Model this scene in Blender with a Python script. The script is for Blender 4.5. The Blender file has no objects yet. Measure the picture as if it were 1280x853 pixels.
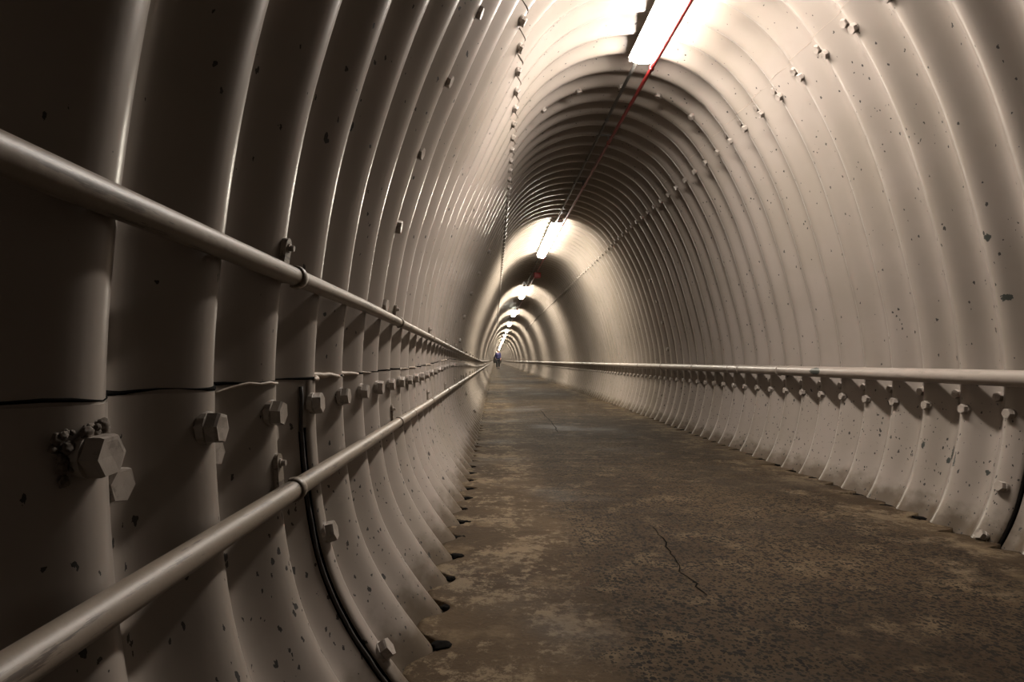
import bpy, bmesh, math, random
from mathutils import Vector, Matrix, noise

random.seed(7)
C = bpy.context.scene.collection
S = 0.392            # metres per section unit (distance from the lens axis to the near wall)
H = 1.88             # lens height above the walkway, in section units
F = 723.0            # focal length in pixels of a 1280 wide frame
PITCH = 0.583        # corrugation pitch
DEPTH = 0.158        # corrugation depth, crest to valley
ZC = 1.452            # a crest
PI = math.pi

def W(x, y, z):      # section units (x right, y up from the lens, z along the tunnel) -> world metres
    return Vector((x*S, z*S, (y+H)*S))

# ------------------------------------------------------------------ materials
def mat(name):
    m = bpy.data.materials.new(name); m.use_nodes = True
    nt = m.node_tree; nt.nodes.clear()
    out = nt.nodes.new('ShaderNodeOutputMaterial')
    b = nt.nodes.new('ShaderNodeBsdfPrincipled')
    nt.links.new(b.outputs[0], out.inputs[0])
    return m, nt, b

class G:
    def __init__(s, nt): s.nt = nt
    def n(s, t, **k):
        o = s.nt.nodes.new(t)
        for a, v in k.items(): setattr(o, a, v)
        return o
    def l(s, a, b): s.nt.links.new(a, b)
    def math(s, op, a, b=None, c=None, clamp=False):
        o = s.n('ShaderNodeMath', operation=op, use_clamp=clamp)
        for i, v in enumerate((a, b, c)):
            if v is None: continue
            if isinstance(v, (int, float)): o.inputs[i].default_value = v
            else: s.l(v, o.inputs[i])
        return o.outputs[0]
    def mix(s, f, a, b, mode='MIX'):
        o = s.n('ShaderNodeMix', data_type='RGBA', blend_type=mode)
        for i, v in ((0, f), (6, a), (7, b)):
            if isinstance(v, (int, float)): o.inputs[i].default_value = v
            elif isinstance(v, tuple): o.inputs[i].default_value = v + (1,) if len(v) == 3 else v
            else: s.l(v, o.inputs[i])
        return o.outputs[2]
    def pos(s): return s.n('ShaderNodeNewGeometry').outputs['Position']
    def mapping(s, v, scale=(1,1,1), loc=(0,0,0)):
        o = s.n('ShaderNodeMapping'); s.l(v, o.inputs[0])
        o.inputs[3].default_value = scale; o.inputs[1].default_value = loc
        return o.outputs[0]
    def noise(s, v, scale, detail=3, rough=.55, dist=0):
        o = s.n('ShaderNodeTexNoise'); s.l(v, o.inputs['Vector'])
        o.inputs['Scale'].default_value = scale; o.inputs['Detail'].default_value = detail
        o.inputs['Roughness'].default_value = rough; o.inputs['Distortion'].default_value = dist
        return o.outputs
    def voro(s, v, scale, feature='F1', rand=1):
        o = s.n('ShaderNodeTexVoronoi', feature=feature); s.l(v, o.inputs['Vector'])
        o.inputs['Scale'].default_value = scale; o.inputs['Randomness'].default_value = rand
        return o.outputs
    def ramp(s, v, a, b, lo=0., hi=1.):
        o = s.n('ShaderNodeMapRange', interpolation_type='SMOOTHSTEP'); s.l(v, o.inputs[0])
        o.inputs[1].default_value = a; o.inputs[2].default_value = b
        o.inputs[3].default_value = lo; o.inputs[4].default_value = hi
        return o.outputs[0]
    def bump(s, h, strength, dist, b):
        o = s.n('ShaderNodeBump'); s.l(h, o.inputs['Height'])
        o.inputs['Strength'].default_value = strength; o.inputs['Distance'].default_value = dist
        s.l(o.outputs[0], b.inputs['Normal'])

def chip_mask(g, v, scale, keep, size):
    """scattered small chips: a few cells of a voronoi, each a blob of its own size"""
    d = g.noise(v, scale*1.6, 3)['Color']
    o = g.n('ShaderNodeVectorMath', operation='SCALE'); g.l(d, o.inputs[0]); o.inputs['Scale'].default_value = 0.9/scale
    a = g.n('ShaderNodeVectorMath', operation='ADD'); g.l(v, a.inputs[0]); g.l(o.outputs[0], a.inputs[1])
    vo = g.voro(a.outputs[0], scale)
    sp = g.n('ShaderNodeSeparateColor'); g.l(vo['Color'], sp.inputs[0])
    on = g.math('LESS_THAN', sp.outputs[0], keep)
    r = g.math('MULTIPLY', g.math('POWER', sp.outputs[1], 2.0), size)
    inside = g.math('LESS_THAN', vo['Distance'], r)
    return g.math('MULTIPLY', on, inside)

def blobs(g, v, items):
    """larger bare patches of known place and size: (x,y,z), (rx,ry,rz) in metres"""
    d = g.noise(v, 55, 4)['Color']
    o = g.n('ShaderNodeVectorMath', operation='MULTIPLY_ADD'); g.l(d, o.inputs[0])
    o.inputs[1].default_value = (.03,)*3; o.inputs[2].default_value = (-.015,)*3
    a = g.n('ShaderNodeVectorMath', operation='ADD'); g.l(v, a.inputs[0]); g.l(o.outputs[0], a.inputs[1])
    tot = None
    for c, r in items:
        s_ = g.n('ShaderNodeVectorMath', operation='SUBTRACT'); g.l(a.outputs[0], s_.inputs[0]); s_.inputs[1].default_value = c
        q = g.n('ShaderNodeVectorMath', operation='DIVIDE'); g.l(s_.outputs[0], q.inputs[0]); q.inputs[1].default_value = r
        L = g.n('ShaderNodeVectorMath', operation='LENGTH'); g.l(q.outputs[0], L.inputs[0])
        m = g.math('LESS_THAN', L.outputs['Value'], 1.0)
        tot = m if tot is None else g.math('MAXIMUM', tot, m)
    return tot

PAINT = (.238, .206, .181)
def paint_mat(name, base=PAINT, rough=.30, chips=True, patches=(), stretch=(1,1,1), scuff=0., spec=.5):
    m, nt, b = mat(name); g = G(nt); P = g.pos()
    n1 = g.noise(P, 1.7, 4)[0]; n2 = g.noise(P, 14, 4)[0]
    col = g.mix(g.ramp(n1, .3, .75), base, tuple(c*f for c, f in zip(base, (.86, .86, .82))))
    col = g.mix(g.ramp(n2, .55, .8, 0, .15), col, tuple(c*f for c, f in zip(base, (.8, .74, .66))))
    dark = (.022, .02, .017)
    if chips:
        sep = g.n('ShaderNodeSeparateXYZ'); g.l(P, sep.inputs[0])
        low = g.ramp(sep.outputs[2], .05, .95, 1.0, .32)
        Ps = g.mapping(P, (1.0, 1.5, .75))
        c1 = chip_mask(g, Ps, 24, .15, .19)
        c2 = chip_mask(g, Ps, 56, .15, .36)
        cl = g.math('GREATER_THAN', low, g.noise(P, 5, 2)[0])     # sparser where the boots and water do not reach
        c3 = g.math('MULTIPLY', g.math('MAXIMUM', chip_mask(g, Ps, 30, .42, .27), chip_mask(g, g.mapping(P, (1.3, 1.3, .7), (3, 1, 2)), 70, .4, .34)), g.math('MULTIPLY', cl, g.math('LESS_THAN', sep.outputs[2], .55)))
        cm = g.math('MAXIMUM', g.math('MAXIMUM', c1, c2), c3)
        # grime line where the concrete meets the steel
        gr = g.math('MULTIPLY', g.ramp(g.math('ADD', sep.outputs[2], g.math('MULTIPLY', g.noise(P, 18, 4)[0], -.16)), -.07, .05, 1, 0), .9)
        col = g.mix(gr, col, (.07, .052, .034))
        col = g.mix(cm, col, dark)
        if patches: col = g.mix(blobs(g, P, patches), col, (.03, .034, .03))
        rg = g.math('ADD', g.math('MULTIPLY', cm, .35), g.ramp(n2, .2, .9, rough-.02, rough+.06))
        h = g.math('ADD', g.math('MULTIPLY', cm, -.6), g.math('ADD', g.math('MULTIPLY', n2, .06), g.math('MULTIPLY', g.noise(P, 95, 3)[0], .10)))
        g.bump(h, .2, .003, b)
        g.l(rg, b.inputs['Roughness'])
    else:
        if scuff:
            Ps = g.mapping(P, stretch)
            s1 = g.noise(Ps, 22, 6, .72)[0]
            sm = g.math('MULTIPLY', g.ramp(s1, .545, .60), scuff)
            col = g.mix(sm, col, (.045, .034, .026))
        if patches: col = g.mix(blobs(g, P, patches), col, (.03, .034, .03))
        g.bump(g.noise(P, 60, 4)[0], .18, .003, b)
        b.inputs['Roughness'].default_value = rough
    b.inputs['Specular IOR Level'].default_value = spec
    g.l(col, b.inputs['Base Color'])
    return m

def plain(name, col, rough=.5, metal=0., bumps=0.):
    m, nt, b = mat(name)
    g = G(nt); P = g.pos()
    if rough >= 1: b.inputs['Specular IOR Level'].default_value = .05
    n = g.noise(P, 40, 4)[0]
    g.l(g.mix(g.ramp(n, .35, .75), col, tuple(c*.72 for c in col)), b.inputs['Base Color'])
    b.inputs['Roughness'].default_value = rough; b.inputs['Metallic'].default_value = metal
    if bumps: g.bump(n, bumps, .004, b)
    return m

def emit(name, col, strength):
    m, nt, b = mat(name)
    b.inputs['Base Color'].default_value = (.8, .8, .8, 1)
    b.inputs['Emission Color'].default_value = col + (1,)
    b.inputs['Emission Strength'].default_value = strength
    return m

def floor_mat():
    m, nt, b = mat('worn_concrete'); g = G(nt); P = g.pos()
    sep = g.n('ShaderNodeSeparateXYZ'); g.l(P, sep.inputs[0])
    big = g.noise(P, 1.1, 5, .6)[0]; mid = g.noise(P, 6, 5, .6)[0]; fine = g.noise(P, 70, 4, .6)[0]
    col = g.mix(g.ramp(big, .36, .66), (.026, .0165, .0088), (.052, .035, .019))
    col = g.mix(g.ramp(mid, .50, .70, 0, .8), col, (.088, .063, .036))
    col = g.mix(g.ramp(fine, .45, .75, 0, .5), col, (.030, .021, .013))
    # exposed aggregate in the trodden middle, smoother mortar along the near edge
    d = g.noise(P, 40, 2)['Color']
    o = g.n('ShaderNodeVectorMath', operation='SCALE'); g.l(d, o.inputs[0]); o.inputs['Scale'].default_value = .007
    a = g.n('ShaderNodeVectorMath', operation='ADD'); g.l(P, a.inputs[0]); g.l(o.outputs[0], a.inputs[1])
    vo = g.voro(a.outputs[0], 70)
    sc = g.n('ShaderNodeSeparateColor'); g.l(vo['Color'], sc.inputs[0])
    r = g.math('MULTIPLY', g.ramp(sc.outputs[0], .0, .9), .60)
    stone = g.math('LESS_THAN', vo['Distance'], r)
    vo2 = g.voro(a.outputs[0], 140)
    sc2 = g.n('ShaderNodeSeparateColor'); g.l(vo2['Color'], sc2.inputs[0])
    stone2 = g.math('LESS_THAN', vo2['Distance'], g.math('MULTIPLY', g.ramp(sc2.outputs[0], .2, 1.0), .56))
    stone = g.math('MAXIMUM', stone, stone2)
    edge = g.math('ADD', sep.outputs[0], g.math('MULTIPLY', g.math('SUBTRACT', mid, .5), .7))
    zone = g.math('MULTIPLY', g.ramp(edge, .16, .42), g.ramp(edge, 1.68, 1.95, 1, 0))
    zone = g.math('MULTIPLY', zone, g.ramp(big, .28, .45, .35, 1))
    sm = g.math('MULTIPLY', stone, zone)
    col = g.mix(g.math('MULTIPLY', sm, .95), col, g.mix(sc.outputs[1], (.004, .003, .0025), (.012, .009, .006)))
    # pale lime crust along both edges, patchy
    e1 = g.math('MAXIMUM', g.ramp(edge, .12, .40, 1, 0), g.ramp(edge, 1.55, 1.8, 0, .7))
    crust = g.math('MULTIPLY', e1, g.ramp(g.math('ADD', g.math('MULTIPLY', g.noise(P, 21, 8, .8)[0], .6), g.math('MULTIPLY', g.noise(P, 3.5, 3)[0], .4)), .50, .57))
    col = g.mix(g.math('MULTIPLY', crust, .85), col, (.115, .087, .055))
    wet = g.ramp(g.noise(P, .9, 4, .6)[0], .5, .68)
    col = g.mix(g.math('MULTIPLY', wet, .45), col, (.017, .012, .008))
    g.l(col, b.inputs['Base Color'])
    g.l(g.math('SUBTRACT', .86, g.math('MULTIPLY', wet, .2)), b.inputs['Roughness'])
    b.inputs['Specular IOR Level'].default_value = .10
    h = g.math('ADD', g.math('MULTIPLY', mid, .7), g.math('ADD', g.math('MULTIPLY', fine, .3), g.math('MULTIPLY', sm, .25)))
    g.bump(h, .55, .012, b)
    return m

# ------------------------------------------------------------------ object helpers
def obj(name, me, m=None, parent=None, smooth=True):
    if isinstance(me, bmesh.types.BMesh):
        bm = me; me = bpy.data.meshes.new(name)
        bmesh.ops.recalc_face_normals(bm, faces=bm.faces[:])
        bm.to_mesh(me); bm.free()
    if m and not me.materials: me.materials.append(m)
    if smooth:
        me.polygons.foreach_set('use_smooth', [True]*len(me.polygons))
    o = bpy.data.objects.new(name, me); C.objects.link(o)
    if parent: o.parent = parent
    return o
def tag(o, label=None, cat=None, group=None, kind=None):
    for k, v in (('label', label), ('category', cat), ('group', group), ('kind', kind)):
        if v: o[k] = v
    return o
def empty(name, loc):
    o = bpy.data.objects.new(name, None); C.objects.link(o); o.location = loc
    o.empty_display_size = .05
    return o
def sharp(o, deg=35):
    me = o.data
    bm = bmesh.new(); bm.from_mesh(me)
    for e in bm.edges:
        e.smooth = not (len(e.link_faces) == 2 and e.calc_face_angle(0) > math.radians(deg))
    bm.to_mesh(me); bm.free()

def add_tube(bm, pts, r, n=16, cap=True):
    pts = [Vector(p) for p in pts]
    rings = []
    rr = r if isinstance(r, (list, tuple)) else [r]*len(pts)
    ref = Vector((0, 0, 1))
    for i, p in enumerate(pts):
        t = (pts[min(i+1, len(pts)-1)] - pts[max(i-1, 0)]).normalized()
        u = ref.cross(t)
        if u.length < .05: u = Vector((1, 0, 0)).cross(t)
        u.normalize(); v = t.cross(u)
        rings.append([bm.verts.new(p + (u*math.cos(a) + v*math.sin(a))*rr[i]) for a in (2*PI*k/n for k in range(n))])
    for a, b in zip(rings, rings[1:]):
        for k in range(n): bm.faces.new((a[k], a[(k+1) % n], b[(k+1) % n], b[k]))
    if cap:
        bm.faces.new(rings[0][::-1]); bm.faces.new(rings[-1])
def tube(pts, r, n=16):
    bm = bmesh.new(); add_tube(bm, pts, r, n); return bm
def add_box(bm, c, s, rot=None, bev=0.):
    r = bmesh.ops.create_cube(bm, size=1)
    vs = r['verts']
    bmesh.ops.scale(bm, vec=s, verts=vs)
    if bev:
        es = list({e for v in vs for e in v.link_edges})
        r = bmesh.ops.bevel(bm, geom=es, offset=bev, segments=2, affect='EDGES', profile=.5)
        vs = list({v for f in r['faces'] for v in f.verts} | {v for v in vs if v.is_valid})
    if rot: bmesh.ops.rotate(bm, matrix=rot, cent=(0, 0, 0), verts=vs)
    bmesh.ops.translate(bm, vec=c, verts=vs)
def box(c, s, rot=None, bev=0.):
    bm = bmesh.new(); add_box(bm, c, s, rot, bev); return bm

# ------------------------------------------------------------------ the tunnel section
RAW = [(-.05,-2.3),(-.335,-1.97),(-.63,-1.6),(-.84,-1.245),(-.925,-.98),(-.965,-.72),(-.99,-.45),(-1.0,-.15),(-.985,.18),(-.954,.474),
       (-.93,.66),(-.88,.95),(-.84,1.14),(-.787,1.335),(-.686,1.66),(-.54,2.08),(-.426,2.36),(-.2,2.86),(.03,3.36),(.28,3.84),(.42,4.09),
       (.77,4.53),(1.14,4.82),(1.62,5.03),(2.22,5.11),(2.83,5.02),(3.32,4.79),(3.68,4.53),(4.02,4.11),(4.18,3.87),(4.42,3.44),(4.62,3.02),
       (4.80,2.58),(5.04,1.83),(5.22,1.14),(5.35,.55),(5.42,0.),(5.44,-.35),(5.42,-.78),(5.34,-1.19),(5.24,-1.57),(5.03,-1.95),(4.75,-2.3)]
def _dense(raw, n=600):
    pts = []
    V = [Vector(p) for p in raw]
    for i in range(len(V)-1):
        p0, p1, p2, p3 = V[max(i-1, 0)], V[i], V[i+1], V[min(i+2, len(V)-1)]
        for k in range(12):
            t = k/12
            pts.append(.5*((2*p1) + (p2-p0)*t + (2*p0-5*p1+4*p2-p3)*t*t + (3*p1-p0-3*p2+p3)*t*t*t))
    pts.append(V[-1])
    def resample(pts, n):
        L = [0]
        for a, b in zip(pts, pts[1:]): L.append(L[-1] + (b-a).length)
        out, j = [], 0
        for i in range(n+1):
            d = L[-1]*i/n
            while j < len(L)-2 and L[j+1] < d: j += 1
            f = (d-L[j])/max(L[j+1]-L[j], 1e-9)
            out.append(pts[j].lerp(pts[j+1], min(max(f, 0), 1)))
        return out, L[-1]
    pts, _ = resample(pts, n)
    for _ in range(60):
        pts = [pts[0]] + [(pts[i-1] + 2*pts[i] + pts[i+1])/4 for i in range(1, n)] + [pts[-1]]
    return resample(pts, n)
SEC, LEN = _dense(RAW)
NSEC = len(SEC)-1
def sec(s):                                # arc length -> point, inward normal
    f = min(max(s/LEN*NSEC, 0), NSEC-1e-6); i = int(f); f -= i
    p = SEC[i].lerp(SEC[i+1], f)
    a = SEC[min(i+2, NSEC)] - SEC[max(i-1, 0)]
    b = SEC[min(i+3, NSEC)] - SEC[max(i, 0)]
    t = a.lerp(b, f).normalized()
    return p, Vector((t.y, -t.x))          # walking up the left side, over and down the right: inside is to the right
def s_where(fn, lo, hi):                   # first arc position between fractions lo..hi where fn changes sign
    a = int(lo*NSEC); pa = fn(SEC[a])
    for i in range(a+1, int(hi*NSEC)+1):
        pb = fn(SEC[i])
        if (pa < 0) != (pb < 0):
            return (i-1 + pa/(pa-pb))*LEN/NSEC
        pa = pb
    raise ValueError('no crossing')
def sL(y): return s_where(lambda p: p.y-y, 0, .5)
def sR(y): return s_where(lambda p: p.y-y, .5, 1)
def disp(z): return DEPTH*.5*(1-math.cos(2*PI*(z-ZC)/PITCH))
def surf(s, z, off=0.):                    # off > 0 is towards the inside
    p, n = sec(s)
    d = off - disp(z)
    return Vector((p.x+n.x*d, p.y+n.y*d)), n
def lerp_tab(tab):
    def f(z):
        if z <= tab[0][0]: return tab[0][1]
        for (a, va), (b, vb) in zip(tab, tab[1:]):
            if z <= b: return va + (vb-va)*(z-a)/(b-a)
        return tab[-1][1]
    return f
_y_ll = lerp_tab([(3.5, -.11), (8, -.09), (13, .03), (20, -.02), (32, -.2), (48, -.3), (80, -.2)])
_tabLL = {}
def seam_LL(z):
    k = round(_y_ll(z), 3)
    if k not in _tabLL: _tabLL[k] = sL(k)
    return _tabLL[k]
def seam_LU(z, _c=[s_where(lambda p: p.y-4.03, 0, .5)]): return _c[0]
_ru0 = s_where(lambda p: p.y*1.0-p.x*1.0/.985, .5, .9)     # near
_ru1 = s_where(lambda p: p.y-p.x/.93, .45, .9)             # further on the line sits a little higher
_ruf = lerp_tab([(9.5, _ru0), (17, _ru1), (60, _ru1-.06)])
def seam_RU(z): return _ruf(z)
SEAM_RL = sR(-.2)
def seam_RL(z): return SEAM_RL

ZEND, ZBACK = 470.0, -6.0
def z_rows(z0, z1):
    out, z = [], z0
    while z < z1-1e-6:
        out.append(z)
        k = 20 if z < 14 else 12 if z < 42 else 6 if z < 120 else 4
        z += PITCH/k
    out.append(z1)
    return out
LAP = .006
def plate(name, fa, fb, off, z0, z1, ns, m, parent=None):
    verts, faces = [], []
    rows = z_rows(z0, z1)
    for z in rows:
        a, b = fa(z), fb(z)
        for k in range(-1, ns+2):
            kk = min(max(k, 0), ns)
            o = off - (.012 if k != kk else 0)      # rolled edge: the plate's thickness
            p, _ = surf(a+(b-a)*kk/ns, z, o)
            verts.append(W(p.x, p.y, z))
    w = ns+3
    for r in range(len(rows)-1):
        for k in range(w-1):
            i = r*w+k
            faces.append((i, i+w, i+w+1, i+1))
    # end edges get the same thickness
    for r, flip in ((0, 0), (len(rows)-1, 1)):
        base = len(verts); z = rows[r]; a, b = fa(z), fb(z)
        for k in range(-1, ns+2):
            kk = min(max(k, 0), ns)
            p, _ = surf(a+(b-a)*kk/ns, z, off-.012); verts.append(W(p.x, p.y, z))
        for k in range(w-1):
            i, j = r*w+k, base+k
            faces.append((i, i+1, j+1, j) if flip == 0 else (i, j, j+1, i+1))
    me = bpy.data.meshes.new(name); me.from_pydata(verts, [], faces)
    o = obj(name, me, m, parent); me.set_sharp_from_angle(angle=math.radians(68))
    return o

# paint patches the photograph shows on the right wall, at their place on the steel
def at_wall_R(px, py, z):
    for _ in range(12):
        y = (451-py)*z/F; p, _n = sec(sR(y)); z = (p.x+disp(z)*.7)*F/(px-618)*.5 + z*.5
    return tuple(W((px-618)*z/F, (451-py)*z/F, z))
PATCH_R = []
for px, py, z, ry, rz in ((1186, 566, 6.45, .010, .034), (1181, 576, 6.4, .012, .014), (1193, 574, 6.5, .006, .036), (1153.5, 557, 6.7, .005, .018),
                          (1230, 591, 6.2, .010, .012), (1233, 297, 6.3, .012, .014), (1256, 372, 6.2, .016, .016)):
    PATCH_R.append((at_wall_R(px, py, z), (.12, ry, rz)))
M_wall_R = paint_mat('cream_steel_paint_right', patches=PATCH_R)
M_wall = paint_mat('cream_steel_paint')
M_bolt = paint_mat('bolt_paint', chips=False, scuff=.35, stretch=(1,1,1), rough=.42)
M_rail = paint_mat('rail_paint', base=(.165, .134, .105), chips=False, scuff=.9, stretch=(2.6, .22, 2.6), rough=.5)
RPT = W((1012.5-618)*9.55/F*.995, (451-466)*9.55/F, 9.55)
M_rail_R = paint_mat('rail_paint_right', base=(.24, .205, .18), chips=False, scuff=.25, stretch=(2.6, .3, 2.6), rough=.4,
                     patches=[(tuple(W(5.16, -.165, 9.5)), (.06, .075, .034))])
M_conc = floor_mat()
M_seal = plain('old_sealant', (.36, .30, .24), .6, bumps=.4)
M_dirt = plain('caked_grime', (.10, .08, .062), .9, bumps=.6)
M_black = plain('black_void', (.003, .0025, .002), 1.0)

# ---- setting
side0, side1 = seam_LL, seam_LU
wall_left = plate('wall_left', lambda z: seam_LL(z)-.25, seam_LU, -LAP, ZBACK, ZEND, 40, M_wall); tag(wall_left, kind='structure')
ceiling = plate('ceiling', lambda z: seam_LU(z)-.22, lambda z: seam_RU(z)+.22, -2*LAP, ZBACK, ZEND, 44, M_wall); tag(ceiling, kind='structure')
wall_right = plate('wall_right', seam_RU, lambda z: seam_RL(z)+.22, -LAP, ZBACK, ZEND, 40, M_wall_R); tag(wall_right, kind='structure')
B0, B1 = (lambda z: 0.), (lambda z: LEN)
cuts = [ZBACK, 3.085, 17.97, 33.1, ZEND]
for i in range(4):
    plate('lower_plate', B0, seam_LL, 0., cuts[i]+(.05 if i else 0), cuts[i+1], 24, M_wall, wall_left)
cuts = [ZBACK, 5.92, 20.75, 36., ZEND]
for i in range(4):
    plate('lower_plate', seam_RL, B1, 0., cuts[i]+(.035 if i else 0), cuts[i+1], 24, M_wall_R, wall_right)
# dark joint strip standing in the near left gap, a torn gasket
bm = bmesh.new()
pts = []
for i in range(40):
    s = seam_LL(3.1)-.03 - i*.052
    if s < .02: break
    p, n = surf(s, 3.098, .004+.006*noise.noise(Vector((i*.4, 0, 0))))
    pts.append(W(p.x, p.y, 3.098+.008*noise.noise(Vector((i*.3, 3, 0)))))
add_tube(bm, pts, .0042, 8)
obj('joint_gasket', bm, plain('gasket_rubber', (.022, .018, .015), .8), wall_left)
tag(bpy.data.objects['joint_gasket'], label='dark torn gasket in the plate joint')
# gasket in the near right joint
bm = bmesh.new(); pts = []
for i in range(40):
    s = SEAM_RL+.35 + i*.05
    if s > LEN-.05: break
    p, n = surf(s, 5.94, -.008)
    pts.append(W(p.x, p.y, 5.94))
add_tube(bm, pts, .007, 8)
o = obj('joint_gasket', bm, M_black, wall_right); tag(o, label='dark gasket in the plate joint')

# end of the tunnel
bm = bmesh.new()
vs = [bm.verts.new(W(p.x+(p.x-2.2)*.06, p.y+(p.y-1.5)*.06, ZEND-.05)) for p in SEC[::6]]
bm.faces.new(vs)
o = obj('wall_back', bm, M_wall, smooth=False); tag(o, kind='structure')

# ---- walkway
FY = -H
S_FL, S_FR = sL(FY), sR(FY)
def floor_edges(z):
    pl, _ = surf(S_FL, z); pr, _ = surf(S_FR, z)
    ph = .5*(1+math.cos(2*PI*(z-ZC-.03)/PITCH))
    ph2 = .5*(1+math.cos(2*PI*(z-ZC-PITCH*.42)/PITCH))
    nl = noise.noise(Vector((z*1.9, 1.7, 0))); nr = noise.noise(Vector((z*1.7, 9.7, 0)))
    nl2 = noise.noise(Vector((z*7, 4.1, 0))); nr2 = noise.noise(Vector((z*7, 6.3, 0)))
    gl = -.02 + .13*max(0, ph**2*(.75+.9*nl)) + .03*nl2
    gr = -.02 + .34*max(0, ph2**4*(.8+.9*nr)) + .03*nr2
    if z > 40: gl = gr = -.03
    return pl.x + gl, pr.x - gr
verts, faces = [], []
us = [0, .008, .02, .04, .07, .12, .2, .3, .4, .5, .6, .7, .8, .88, .93, .96, .98, .992, 1]
rows = z_rows(ZBACK, ZEND)
rows = [z for i, z in enumerate(rows) if z < 42 or i % 6 == 0] + [ZEND]
nw = len(us)+2
for z in rows:
    a, b = floor_edges(z)
    for k, u in enumerate([0]+us+[1]):
        x = a+(b-a)*u
        y = FY + .014*noise.noise(Vector((x*.9, z*.9, 0))) + .008*noise.noise(Vector((x*4, z*4, 2)))
        ed = min(u, 1-u)
        if ed < .05: y += .016*(1-ed/.05)*(noise.noise(Vector((x*3, z*3.3, 7)))+.35)
        if k in (0, nw-1): y -= .16
        verts.append(W(x, y, z))
for r in range(len(rows)-1):
    for k in range(nw-1):
        i = r*nw+k; faces.append((i, i+1, i+nw+1, i+nw))
me = bpy.data.meshes.new('floor'); me.from_pydata(verts, [], faces)
floor = obj('floor', me, M_conc); tag(floor, kind='structure')
# dark ground below the walkway's broken edges
bm = bmesh.new()
for a, b in (((-1.2, -2.18), (6., -2.18)),):
    q = [bm.verts.new(W(a[0], a[1], ZBACK)), bm.verts.new(W(b[0], b[1], ZBACK)), bm.verts.new(W(b[0], b[1], ZEND)), bm.verts.new(W(a[0], a[1], ZEND))]
    bm.faces.new(q)
o = obj('subfloor', bm, M_dirt, floor, smooth=False)
# the two cracks in the walkway
def crack(pts, w):
    bm = bmesh.new(); L = []
    P = []
    for (a, b) in zip(pts, pts[1:]):
        for k in range(6): P.append(Vector(a).lerp(Vector(b), k/6))
    P.append(Vector(pts[-1]))
    for i, p in enumerate(P):
        x = p.x+.05*noise.noise(Vector((i*.6, 1, w*50))); z = p.y+.05*noise.noise(Vector((i*.6, 5, w*50)))
        y = FY + .014*noise.noise(Vector((x*.9, z*.9, 0))) + .008*noise.noise(Vector((x*4, z*4, 2))) + .006
        ww = w*(.5+abs(noise.noise(Vector((i*.9, 8, 0)))))
        L.append((bm.verts.new(W(x-ww, y, z)), bm.verts.new(W(x+ww, y, z))))
    for a, b in zip(L, L[1:]): bm.faces.new((a[0], a[1], b[1], b[0]))
    return bm
def fl(px, py):
    z = F*H/(py-451); return ((px-618)*z/F, z)
obj('crack', crack([fl(675, 513), fl(683, 522), fl(692, 531), fl(697, 541)], .013), M_black, floor)
obj('crack', crack([fl(815, 660), fl(838, 690), fl(852, 715), fl(885, 745)], .008), M_black, floor)

def pit_shade(x, z, rx, rz, seed):  # flat black lump painting in the shade of a hole at the floor edge
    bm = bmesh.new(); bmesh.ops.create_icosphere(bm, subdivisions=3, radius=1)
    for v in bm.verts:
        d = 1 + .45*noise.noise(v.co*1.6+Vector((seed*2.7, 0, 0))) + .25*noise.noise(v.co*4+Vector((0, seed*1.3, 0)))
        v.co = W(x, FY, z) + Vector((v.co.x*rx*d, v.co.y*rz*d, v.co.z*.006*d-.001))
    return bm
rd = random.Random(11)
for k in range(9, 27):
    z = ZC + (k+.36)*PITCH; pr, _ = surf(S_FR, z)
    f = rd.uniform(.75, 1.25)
    obj('pit_shade', pit_shade(pr.x-.10+rd.uniform(-.03, .03), z, .024*f, .030*f, k), M_black, floor)
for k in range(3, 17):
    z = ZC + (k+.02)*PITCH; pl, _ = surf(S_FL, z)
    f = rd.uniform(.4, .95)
    obj('pit_shade', pit_shade(pl.x+.045+rd.uniform(-.02, .02), z+.03, .034*f, .026*f, k+40), M_black, floor)

# ---- bolts (fasteners of the plates: parts of the walls)
def bolt_mesh(seed):
    rnd = random.Random(seed)
    bm = bmesh.new()
    R = .0195/math.cos(PI/6)            # 39 mm across flats
    prof = [(R*.96, -.012), (R*1.0, .0), (R, .0155), (R*.93, .0195)]
    rings = []
    for r, h in prof:
        rings.append([bm.verts.new((r*math.cos(PI/3*k), r*math.sin(PI/3*k), h)) for k in range(6)])
    for a, b in zip(rings, rings[1:]):
        for k in range(6): bm.faces.new((a[k], a[(k+1) % 6], b[(k+1) % 6], b[k]))
    top = rings[-1]
    ins = [bm.verts.new((v.co.x*.8, v.co.y*.8, v.co.z + rnd.uniform(-.0006, .0006))) for v in top]
    for k in range(6): bm.faces.new((top[k], top[(k+1) % 6], ins[(k+1) % 6], ins[k]))
    c = bm.verts.new((0, 0, .0188))
    for k in range(6): bm.faces.new((ins[k], ins[(k+1) % 6], c))
    # washer
    wr = []
    for r, h in ((.0235, -.008), (.0235, .002), (.019, .003)):
        wr.append([bm.verts.new((r*math.cos(2*PI*k/16), r*math.sin(2*PI*k/16), h)) for k in range(16)])
    for a, b in zip(wr, wr[1:]):
        for k in range(16): bm.faces.new((a[k], a[(k+1) % 16], b[(k+1) % 16], b[k]))
    me = bpy.data.meshes.new('hex_bolt')
    bmesh.ops.recalc_face_normals(bm, faces=bm.faces[:]); bm.to_mesh(me); bm.free()
    me.materials.append(M_bolt)
    return me
BOLTS = [bolt_mesh(i) for i in range(5)]
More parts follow.
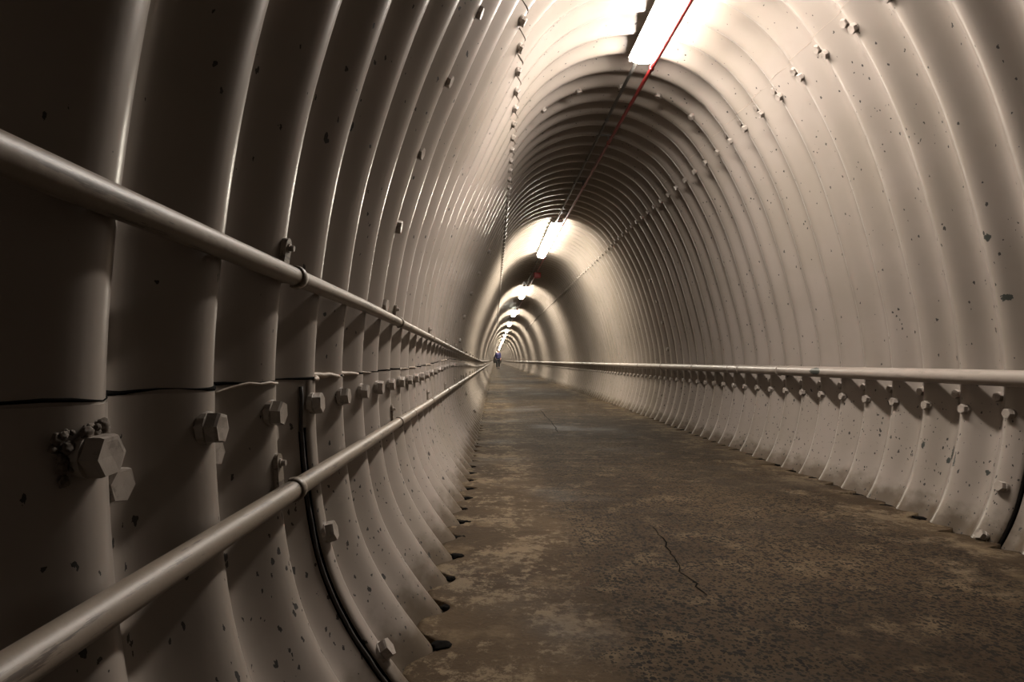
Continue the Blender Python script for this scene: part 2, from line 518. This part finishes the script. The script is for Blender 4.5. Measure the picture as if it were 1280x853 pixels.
def bolt_matrix(s, z, off, rnd):
    p, n = surf(s, z, off)
    N = Vector((n.x, 0, n.y)) + Vector((rnd.uniform(-.06, .06), rnd.uniform(-.06, .06), rnd.uniform(-.06, .06)))
    N.normalize()
    M = N.to_track_quat('Z', 'Y').to_matrix().to_4x4() @ Matrix.Rotation(rnd.uniform(0, PI/3) if z > 1.6 else .06, 4, 'Z')
    return Matrix.Translation(W(p.x, p.y, z) + N*rnd.uniform(-.001, .002)) @ M
rnd = random.Random(3)
spots = {'wall_left': [], 'wall_right': [], 'ceiling': []}
ZB = 75
k = -1
while ZC + k*PITCH < ZB:
    z = ZC + k*PITCH; zv = z + PITCH/2
    spots['wall_left'] += [(seam_LL(z)-.125, z-.02, 0.), (seam_LL(zv)-.25, zv-.03, 0.)]
    spots['wall_right'] += [(SEAM_RL+.36, z-.02, 0.), (SEAM_RL+.20, zv-.02, 0.)]
    if z > 3.2:
        spots['ceiling'] += [(seam_LU(z)-.13, z-.03, -LAP), (seam_LU(zv)-.05, zv, -LAP),
                             (seam_RU(z)+.27, z+.02, -LAP), (seam_RU(zv)+.12, zv-.02, -LAP)]
    k += 1
# ring joints
def ring(name, z, ss, off): spots[name] += [(s, z, off) for s in ss]
ring('wall_left', 3.20, [sL(-.95), sL(-1.61)], 0)
ring('wall_left', 5.02, [sL(.48), sL(1.16), sL(1.8), sL(2.43), sL(3.02)], -LAP)
ring('wall_left', 18.3, [sL(-.5), sL(-1.05), sL(-1.6)], 0)
ring('wall_left', 15.95, [sL(.55), sL(1.2), sL(1.85), sL(2.4), sL(3.)], -LAP)
ring('wall_right', 6.06, [sR(-1.32), sR(-1.83)], 0)
ring('wall_right', 20.95, [sR(-1.1), sR(-1.7)], 0)
ring('wall_right', 18.2, [sR(.35), sR(1.18), sR(1.85), sR(2.5)], -LAP)
cx = lambda x: s_where(lambda p: p.x-x, .3, .75)
ring('ceiling', 10.76, [cx(.92), cx(1.57), cx(2.36), cx(3.05), cx(3.66)], -2*LAP)
for wn, top in (('wall_left', wall_left), ('wall_right', wall_right), ('ceiling', ceiling)):
    L = spots[wn]
    # what shows largest first: nearer, and in front of the lens
    L.sort(key=lambda t: t[1] if t[1] > (1.2 if wn == 'wall_left' else 5. if wn == 'wall_right' else 5.) else 1e3+abs(t[1]))
    seen = [t for t in L if t[1] > (.9 if wn == 'wall_left' else 4.6)]
    for i, (s, z, off) in enumerate(seen[:100]):
        o = bpy.data.objects.new('hex_bolt', BOLTS[i % 5]); C.objects.link(o); o.parent = top
        o.matrix_world = bolt_matrix(s, z, off, rnd)
    bm = bmesh.new()
    for i, (s, z, off) in enumerate(seen[100:]):
        n0 = len(bm.verts)
        bm.from_mesh(BOLTS[i % 5]); bm.verts.ensure_lookup_table()
        bmesh.ops.transform(bm, matrix=bolt_matrix(s, z, off, rnd), verts=bm.verts[n0:])
    o = obj('far_bolts', bm, M_bolt, top, smooth=False); tag(o, kind='stuff')

# caked lumps round the nearest bolt, and the sealant squeezed out of the seam
def lump(c, r, seed, squash=1.):
    bm = bmesh.new(); bmesh.ops.create_icosphere(bm, subdivisions=3, radius=1)
    for v in bm.verts:
        d = 1 + .35*noise.noise(v.co*1.8+Vector((seed*3.1, 0, 0))) + .12*noise.noise(v.co*5+Vector((0, seed, 0)))
        v.co = Vector(c) + Vector((v.co.x*r*d*squash, v.co.y*r*d, v.co.z*r*d))
    return bm
def on_left(y, z, off=0.):
    p, n = surf(sL(y), z, off); return W(p.x, p.y, z)
bm = bmesh.new(); rl = random.Random(5)
for i in range(22):
    a = PI*(.30 + .95*i/21); rad = rl.uniform(.052, .082)
    y = -.235 + rad*math.sin(a); z = 1.425 + rad*math.cos(a)
    b2 = lump(on_left(y, z, rl.uniform(-.004, .012)), rl.uniform(.003, .0075), i, .7)
    m2 = bpy.data.meshes.new('t'); b2.to_mesh(m2); b2.free(); bm.from_mesh(m2); bpy.data.meshes.remove(m2)
o = obj('grime_crust', bm, M_dirt, wall_left); tag(o, label='dark crumbly crust round the nearest bolt')
def seam_line(name, f, z0, z1, r, m, parent, off, seed):
    pts, rr = [], []
    z = z0; i = 0
    while z < z1:
        p, nn = surf(f(z)+.012*noise.noise(Vector((i*.35, seed, 0))), z, off)
        pts.append(W(p.x, p.y, z)); rr.append(r*max(.215, .8+1.3*noise.noise(Vector((i*.23, seed+3, 0)))))
        z += PITCH/12; i += 1
    obj(name, tube(pts, rr, 6), m, parent)
seam_line('seam_line', lambda z: seam_LL(z)+.012, ZBACK+.2, 34, .0030, M_black, wall_left, -.004, 1.)
seam_line('seam_line', lambda z: seam_LU(z)+.012, 2., 34, .0040, M_dirt, ceiling, -.008, 2.)
seam_line('seam_line', lambda z: seam_RU(z)-.008, 3., 34, .0013, M_seal, ceiling, -.008, 3.)
def seam_strip(z0, z1, r, lift, seed, n=16, droop=0.):
    pts, rr = [], []
    for i in range(n+1):
        t = i/n; z = z0+(z1-z0)*t
        q = math.sin(PI*min(max(t, .02), .98))
        p, nn = surf(seam_LL(z)+.005+lift*q - droop*max(0, .35-t), z, .002+.006*q+.006*noise.noise(Vector((i*.5, seed, 0))))
        pts.append(W(p.x, p.y+.006*noise.noise(Vector((i*.45, seed+5, 0))), z)); rr.append(r*(.35+.65*q**.5))
    return tube(pts, rr, 10)
for a in ((3.19, 3.36, .006, .006, 9), (3.44, 3.74, .0075, .012, 1), (3.84, 4.30, .0075, .012, 2), (2.36, 2.70, .0028, .004, 3, 16, .09),
          (4.5, 4.85, .003, .003, 4), (6.1, 6.7, .004, .004, 5), (6.9, 7.5, .003, .004, 6), (8.4, 9.1, .004, .006, 7), (11., 12.4, .006, .008, 8)):
    o = obj('sealant_strip', seam_strip(*a), M_seal, wall_left); tag(o, label='strip of old sealant bulging from the seam')

# ------------------------------------------------------------------ handrails
def handrail(label, path, r, clamp_z, side, m, couplings=(), clamp_r=None, tab=True):
    root = empty('handrail', W(*path(0)[:2], 0)); inv = root.matrix_world.inverted()
    root.matrix_world = Matrix.Translation(W(path(3)[0], path(3)[1], 3)); bpy.context.view_layer.update()
    o0 = Vector(root.location)
    def loc(v): return Vector(v) - o0
    zs = [ZBACK+.3] + [x*.5 for x in range(-10, 60)] + [30+3*x for x in range(0, 100)] + [ZEND-5]
    obj('pipe', tube([loc(W(*path(z), z)) for z in zs], r*S, 24), m, root)
    for z in clamp_z:
        bm = bmesh.new()
        x, y = path(z)
        c = loc(W(x, y, z)); R = r*S
        w = .0115; t = .0032
        # band round the pipe, open towards the wall
        prof = [(R+.0004, -w), (R+t, -w), (R+t*1.5, 0), (R+t, w), (R+.0004, w)]
        n = 22; L = []
        for i in range(n+1):
            a = -PI*.62 + PI*1.24*i/n
            ca, sa = math.cos(a), math.sin(a)
            L.append([bm.verts.new(c + Vector((side*ca*pr, pz, sa*pr))) for pr, pz in prof])
        for a_, b_ in zip(L, L[1:]):
            for k in range(len(prof)-1): bm.faces.new((a_[k], a_[k+1], b_[k+1], b_[k]))
        cl = obj('saddle_clamp', bm, m, root)
        if tab:
            # flat ear above the pipe, against the crest, with its bolt
            s = sL(y+r+.085) if side > 0 else sR(y+r+.085)
            p, nn = surf(s, ZC+round((z-ZC)/PITCH)*PITCH, .002)
            ez = ZC+round((z-ZC)/PITCH)*PITCH
            up = Vector((-nn.y, 0, nn.x)) if side > 0 else Vector((nn.y, 0, -nn.x))
            N = Vector((nn.x, 0, nn.y)); Yv = Vector((0, 1, 0))
            c2 = loc(W(p.x, p.y, ez))
            bm = bmesh.new(); top = []; bot = []
            outline = [(-.0125, -.062)] + [(-.0125*math.cos(q), .004+.0135*math.sin(q)) for q in (PI*k/10 for k in range(11))] + [(.0125, -.062)]
            for (u, v) in outline:
                top.append(bm.verts.new(c2 + Yv*u + up*v + N*.006)); bot.append(bm.verts.new(c2 + Yv*u + up*v - N*.004))
            bm.faces.new(top); bm.faces.new(bot[::-1])
            for k in range(len(top)):
                j = (k+1) % len(top); bm.faces.new((top[k], bot[k], bot[j], top[j]))
            ear = obj('clamp_ear', bm, m, cl, smooth=False)
            bm = bmesh.new()
            for k, (rr, h0, h1) in enumerate(((.0088, .005, .009), (.0055, .008, .016))):
                ring0 = [bm.verts.new(c2 + N*h0 + (Yv*math.cos(q)+up*math.sin(q))*rr) for q in (PI/6*i for i in range(12))]
                ring1 = [bm.verts.new(c2 + N*h1 + (Yv*math.cos(q)+up*math.sin(q))*rr*.92) for q in (PI/6*i for i in range(12))]
                for i in range(12): bm.faces.new((ring0[i], ring0[(i+1) % 12], ring1[(i+1) % 12], ring1[i]))
                bm.faces.new(ring1)
            obj('clamp_bolt', bm, M_bolt, cl, smooth=False)
    for z in couplings:
        a = loc(W(*path(z-.03), z-.03)); b = loc(W(*path(z+.03), z+.03))
        obj('coupling', tube([a, a.lerp(b, .15), a.lerp(b, .85), b], [r*S*1.02, r*S*1.09, r*S*1.09, r*S*1.02], 24), m, root)
    tag(root, label, 'handrail')
    return root
_up = lerp_tab([(0, .385), (4.2, .385), (7.3, .345), (17.6, .20), (30, .06), (44, -.06), (80, -.02), (150, .05)])
def path_up(z):
    y = _up(z); p, _ = sec(sL(y)); return p.x+.046, y
def path_lo(z):
    y = -.595; p, _ = sec(sL(y)); return p.x+.052, y
def path_R(z):
    y = -.185; p, _ = sec(sR(y)); return p.x-.092, y
cz = [2.67] + [ZC + (2+5*j)*PITCH + .04 for j in range(1, 12)]
handrail('thinner upper cream pipe rail along the near wall, above the row of bolts', path_up, .0415, cz, 1, M_rail, (8.0, 15.2, 29))
handrail('scuffed lower cream pipe rail along the near wall, closer to the concrete', path_lo, .045, cz, 1, M_rail, (6.55, 14.4, 28))
czr = [ZC + k*PITCH + .03 for k in (16, 19, 24, 29, 34, 39, 45, 51, 57, 63)]
handrail('thick cream pipe rail on the brighter wall across the walkway', path_R, .087, czr, -1, M_rail_R, (13.1, 19.5, 33.), tab=False)

# ------------------------------------------------------------------ ceiling lamps
M_lamp_body = plain('lamp_body_white', (.55, .53, .5), .4)
M_diff = emit('lamp_diffuser', (1.0, .915, .765), 195.0)
M_diff_near = emit('near_lamp_diffuser', (1.0, .915, .83), 205.0)
LW, LH, LL = .165, .075, 2.56        # metres
def lamp_x(z): return 2.08 + .55*math.exp(-z/20)
def crown_y(x):
    p, _ = sec(cx(x)); return p.y
def mk_lamp(LL, M_diff):
    root = empty('ceiling_light', (0, 0, 0))
    # tray: shallow white channel with sloped sides
    def prism(prof, y0, y1):
        bm = bmesh.new()
        a = [bm.verts.new((x, y0, z)) for x, z in prof]; b = [bm.verts.new((x, y1, z)) for x, z in prof]
        for k in range(len(prof)):
            j = (k+1) % len(prof); bm.faces.new((a[k], a[j], b[j], b[k]))
        bm.faces.new(a[::-1]); bm.faces.new(b)
        return bm
    h = LW/2
    obj('tray', prism([(-h*.72, 0), (h*.72, 0), (h, -.028), (h, -.034), (-h, -.034), (-h, -.028)], -LL/2, LL/2), M_lamp_body, root, smooth=False)
    # ribbed diffuser: a rounded trough with chamfered ends
    prof = [(-h*.97, -.034), (-h*.95, -.060), (-h*.72, -.088), (-h*.35, -.098), (0, -.1), (h*.35, -.098), (h*.72, -.088), (h*.95, -.060), (h*.97, -.034)]
    bm = bmesh.new(); rings = []
    for y, f in ((-LL/2+.012, .62), (-LL/2+.05, 1.), (0, 1.), (LL/2-.05, 1.), (LL/2-.012, .62)):
        rings.append([bm.verts.new((x*(.86+.14*f) if f < 1 else x, y, -.034+(z+.034)*f)) for x, z in prof])
    for a, b in zip(rings, rings[1:]):
        for k in range(len(prof)-1): bm.faces.new((a[k], a[k+1], b[k+1], b[k]))
    bm.faces.new(rings[0]); bm.faces.new(rings[-1][::-1])
    o = obj('diffuser', bm, M_diff, root)
    tag(o, label='glowing white diffuser')
    for sgn in (-1, 1):
        obj('end_cap', prism([(-h*.75, -.002), (h*.75, -.002), (h*1.02, -.030), (h*.98, -.052), (-h*.98, -.052), (-h*1.02, -.030)],
                             sgn*LL/2-.012, sgn*LL/2+.012), M_lamp_body, root, smooth=False)
    return root
near_lamp = mk_lamp(3.9*S, M_diff_near); proto = mk_lamp(LL, M_diff)
ORD = ['first', 'second', 'third', 'fourth', 'fifth', 'sixth', 'seventh', 'eighth', 'ninth', 'tenth']
LAMPZ = [7.58] + [24.1 + 18.2*i for i in range(24)]
for i, z in enumerate(LAMPZ):
    if i == 0: o = near_lamp
    elif i == 1: o = proto
    else:
        o = proto.copy(); C.objects.link(o)
        for ch in proto.children:
            c = ch.copy(); C.objects.link(c); c.parent = o
    x = lamp_x(z)
    o.location = W(x, crown_y(x)-.012, z)
    x2, x1 = lamp_x(z+3), lamp_x(z-3)
    o.rotation_euler = (0, 0, -math.atan2(x2-x1, 6))
    if i == 0: lab = 'large nearest lit fluorescent ceiling light, cut off by the top of the picture'
    elif i < 10: lab = f'{ORD[i]} lit fluorescent ceiling light along the tunnel roof, counting from the nearest'
    else: lab = 'tiny far ceiling light, past the tenth, merging into the glowing line above the walker'
    tag(o, lab, 'ceiling light', 'fluorescent lights along the roof')

# grey conduit feeding each lamp from the one before
M_grey = plain('grey_conduit', (.06, .058, .052), .45)
M_red = plain('red_conduit', (.20, .012, .012), .38)
M_redbox = plain('red_box_paint', (.26, .014, .014), .45)
M_strut = plain('dark_strut', (.09, .082, .072), .5)
hl = LL/2/S
for i in range(0, 6):
    z0, z1 = LAMPZ[i]+(hl if i else 1.95), LAMPZ[i+1]-hl
    root = empty('conduit', W(lamp_x(z0)-.07, 4.98, z0))
    o0 = Vector(root.location)
    P = []
    for k in range(25):
        z = z0-.02+(z1-z0+.04)*k/24; x = lamp_x(z)-.07
        P.append(W(x, crown_y(x)-.145, z)-o0)
    obj('pipe', tube(P, .0115, 10), M_grey, root)
    for q in (.22, .42, .62, .82):
        k = int(q*24)
        obj('coupling', tube([P[k], P[k].lerp(P[k+1], .12)], .0165, 10), M_grey, root)
    names = [('first', 'second'), ('second', 'third'), ('third', 'fourth'), ('fourth', 'fifth'), ('fifth', 'sixth'), ('sixth', 'seventh')][i]
    tag(root, f'dark grey conduit along the roof between the {names[0]} and {names[1]} lights', 'conduit', 'grey conduits between the lights')
# red conduit
root = empty('conduit', W(lamp_x(0)+.2, 4.8, 0)); o0 = Vector(root.location)
def red_pt(z):
    near = math.exp(-max(0, z-9)/30)
    x = lamp_x(z) + .135 + .055*near
    return x, crown_y(x)-.21+.0*near
P = [W(*red_pt(z), z)-o0 for z in [ZBACK+.5+1.5*k for k in range(60)] + [90+6*k for k in range(62)]]
obj('pipe', tube(P, .0135, 12), M_red, root)
zz = 9.6
while zz < 70:
    x, y = red_pt(zz); yc = crown_y(x)
    cen = W(x, y, zz)-o0
    bm = box(cen+Vector((0, 0, 0)), (.03, .03, .030), bev=.004)
    obj('clip', bm, M_red, root)
    # flat strut from the clip across to the grey pipe, hung from the crown
    bm = box(cen+Vector((-.030, 0, .070)), (.15, .022, .012), bev=.002)
    add_box(bm, cen+Vector((0, 0, .040)), (.014, .016, .055))
    st = obj('bracket', bm, M_strut, root)
    zz += 3.35
tag(root, 'thin red conduit running the whole roof, beside the ceiling lights', 'conduit')
# red junction box
x, y = red_pt(32.0)
root = obj('junction_box', box((0, 0, 0), (.15, .17, .10), bev=.008), M_redbox); root.location = W(x+.02, y+.0, 32.)+Vector((0, 0, -.0655))
obj('lid', box((0, 0, -.055), (.135, .155, .014), bev=.004), M_redbox, root)
for sx in (-1, 1):
    for sy in (-1, 1): obj('screw', tube([(sx*.055, sy*.065, -.060), (sx*.055, sy*.065, -.066)], .006, 8), M_grey, root)
tag(root, 'dark red junction box on the red conduit, between second and third lights', 'junction box')

# ------------------------------------------------------------------ the walker
M_skin = plain('skin', (.36, .19, .14), .55); M_hair = plain('hair', (.05, .03, .025), .6)
M_jacket = plain('blue_jacket', (.008, .006, .045), .8, bumps=.2); M_trs = plain('dark_trousers', (.004, .004, .007), .85); M_shoe = plain('shoe_black', (.01, .01, .01), .5)
def skinned(name, joints, edges, root_i, m, parent, sub=2):
    me = bpy.data.meshes.new(name)
    me.from_pydata([j[0] for j in joints], edges, [])
    o = bpy.data.objects.new(name, me); C.objects.link(o); o.parent = parent
    me.materials.append(m)
    me.skin_vertices.new() if hasattr(me.skin_vertices, 'new') and not me.skin_vertices else None
    md = o.modifiers.new('skin', 'SKIN'); md.use_smooth_shade = True
    if not me.skin_vertices:
        bpy.context.view_layer.objects.active = o
    lay = me.skin_vertices[0].data if me.skin_vertices else None
    if lay:
        for i, j in enumerate(joints):
            r = j[1]; lay[i].radius = (r, r) if isinstance(r, (int, float)) else r
            lay[i].use_root = (i == root_i)
    sd = o.modifiers.new('smooth', 'SUBSURF'); sd.levels = sub; sd.render_levels = sub
    return o
person = empty('person', (0, 0, 0))
# walking, one leg swung forward; x right, y along the walkway, z up (1.72 m)
hipL, hipR = (-.09, 0, .90), (.09, 0, .90)
J = [((0, 0, .95), .125), ((0, .01, 1.12), .125), ((0, .015, 1.30), .15), ((0, .01, 1.42), .11), ((0, .0, 1.49), .055), ((0, -.005, 1.56), .07), ((0, .0, 1.64), .088), ((0, .0, 1.695), .05),
     (hipL, .095), ((-.10, -.10, .50), .062), ((-.10, .06, .10), .04), ((-.10, -.06, .035), .034), ((-.105, -.14, .03), .026),
     (hipR, .095), ((.10, -.02, .49), .062), ((.095, .20, .14), .04), ((.095, .13, .035), .034), ((.10, .05, .025), .026),
     ((-.19, .01, 1.39), .06), ((-.215, .07, 1.13), .045), ((-.215, -.05, .92), .031), ((-.215, -.075, .86), .03),
     ((.19, .01, 1.39), .06), ((.215, -.05, 1.13), .045), ((.222, -.16, .93), .031), ((.222, -.185, .875), .03)]
E = [(0,1),(1,2),(2,3),(3,4),(4,5),(5,6),(6,7),(0,8),(8,9),(9,10),(10,11),(11,12),(0,13),(13,14),(14,15),(15,16),(16,17),(3,18),(18,19),(19,20),(20,21),(3,22),(22,23),(23,24),(24,25)]
for wrist, sx in ((21, -1), (25, 1)):
    w0 = Vector(J[wrist][0])
    for q, (dy, ln) in enumerate(((-.03, .075), (-.010, .085), (.010, .08), (.028, .065))):
        J.append((tuple(w0+Vector((0, dy, -.045))), .0095)); J.append((tuple(w0+Vector((-sx*.012, dy-.004, -.045-ln*.55))), .0085)); J.append((tuple(w0+Vector((-sx*.03, dy-.008, -.045-ln))), .007))
        b = len(J)-3; E += [(wrist, b), (b, b+1), (b+1, b+2)]
    J.append((tuple(w0+Vector((-sx*.018, -.035, -.02))), .011)); J.append((tuple(w0+Vector((-sx*.03, -.05, -.06))), .008))
    b = len(J)-2; E += [(wrist, b), (b, b+1)]
skinned('body', J, E, 0, M_skin, person)
JJ = [((0, 0, .86), .215), ((0, .01, 1.05), .20), ((0, .015, 1.28), .215), ((0, .01, 1.42), .135), ((0, 0, 1.475), .078),
      ((-.19, .01, 1.395), .088), ((-.225, .07, 1.13), .072), ((-.22, -.04, .94), .05), ((.19, .01, 1.395), .088), ((.225, -.05, 1.13), .072), ((.228, -.15, .95), .05)]
skinned('jacket', JJ, [(0,1),(1,2),(2,3),(3,4),(3,5),(5,6),(6,7),(3,8),(8,9),(9,10)], 0, M_jacket, person)
JT = [((0, 0, .93), .155), ((-.095, 0, .84), .115), ((-.105, -.09, .50), .085), ((-.10, .055, .10), .065), ((.095, 0, .84), .115), ((.105, -.015, .49), .085), ((.097, .195, .15), .065)]
skinned('trousers', JT, [(0,1),(1,2),(2,3),(0,4),(4,5),(5,6)], 0, M_trs, person)
for sx, y0, zt in ((-1, -.02, .0), (1, .16, .0)):
    bm = bmesh.new(); bmesh.ops.create_uvsphere(bm, u_segments=16, v_segments=10, radius=1)
    for v in bm.verts:
        v.co = Vector((v.co.x*.045*(1.15 if v.co.y < 0 else .95), v.co.y*.135, max(v.co.z, -.55)*.055*(1.25 if v.co.y > .2 else .85)))
        v.co += Vector((sx*.1, y0-.07, .031))
    obj('shoe', bm, M_shoe, person)
bm = bmesh.new(); bmesh.ops.create_uvsphere(bm, u_segments=20, v_segments=14, radius=1)
bmesh.ops.delete(bm, geom=[v for v in bm.verts if v.co.z < -.35-.2*v.co.y or (v.co.y < -.45 and v.co.z < .35)], context='VERTS')
for v in bm.verts: v.co = Vector((v.co.x*.096, v.co.y*.105+.008, v.co.z*.115+1.625))
obj('hair', bm, M_hair, person)
def face_part(c, r, name, m):
    bm = bmesh.new(); bmesh.ops.create_uvsphere(bm, u_segments=10, v_segments=8, radius=1)
    for v in bm.verts: v.co = Vector((c[0]+v.co.x*r[0], c[1]+v.co.y*r[1], c[2]+v.co.z*r[2]))
    obj(name, bm, m, person)
face_part((0, -.098, 1.60), (.016, .022, .026), 'nose', M_skin)
face_part((0, -.088, 1.552), (.028, .012, .008), 'mouth', M_hair)
for sx in (-1, 1):
    face_part((sx*.034, -.086, 1.628), (.013, .010, .008), 'eye', M_hair)
    face_part((sx*.092, .0, 1.61), (.012, .022, .033), 'ear', M_skin)
ZP = 137.
person.location = W((622.6-618)*ZP/F, FY, ZP)
person.rotation_euler = (0, 0, math.radians(4))
tag(person, 'distant person in dark blue jacket and dark trousers walking on the concrete path', 'person')

# ------------------------------------------------------------------ camera, world, view
cam = bpy.data.cameras.new('camera'); co = bpy.data.objects.new('camera', cam); C.objects.link(co)
co.location = W(0, 0, 0); co.rotation_euler = (PI/2, 0, 0)
cam.sensor_width = 36; cam.lens = 36*F/1280
cam.shift_x = (640-618)/1280; cam.shift_y = (451-426.5)/1280
cam.clip_start = .02; cam.clip_end = 400
sc = bpy.context.scene; sc.camera = co
w = bpy.data.worlds.new('world'); sc.world = w; w.use_nodes = True
w.node_tree.nodes['Background'].inputs[0].default_value = (0, 0, 0, 1)
sc.view_settings.view_transform = 'Standard'; sc.view_settings.look = 'None'
sc.view_settings.gamma = 1; sc.view_settings.exposure = -0.28
sc.view_settings.use_curve_mapping = False
sc.cycles.max_bounces = 8; sc.cycles.diffuse_bounces = 5; sc.cycles.glossy_bounces = 4
sc.cycles.sample_clamp_indirect = 6
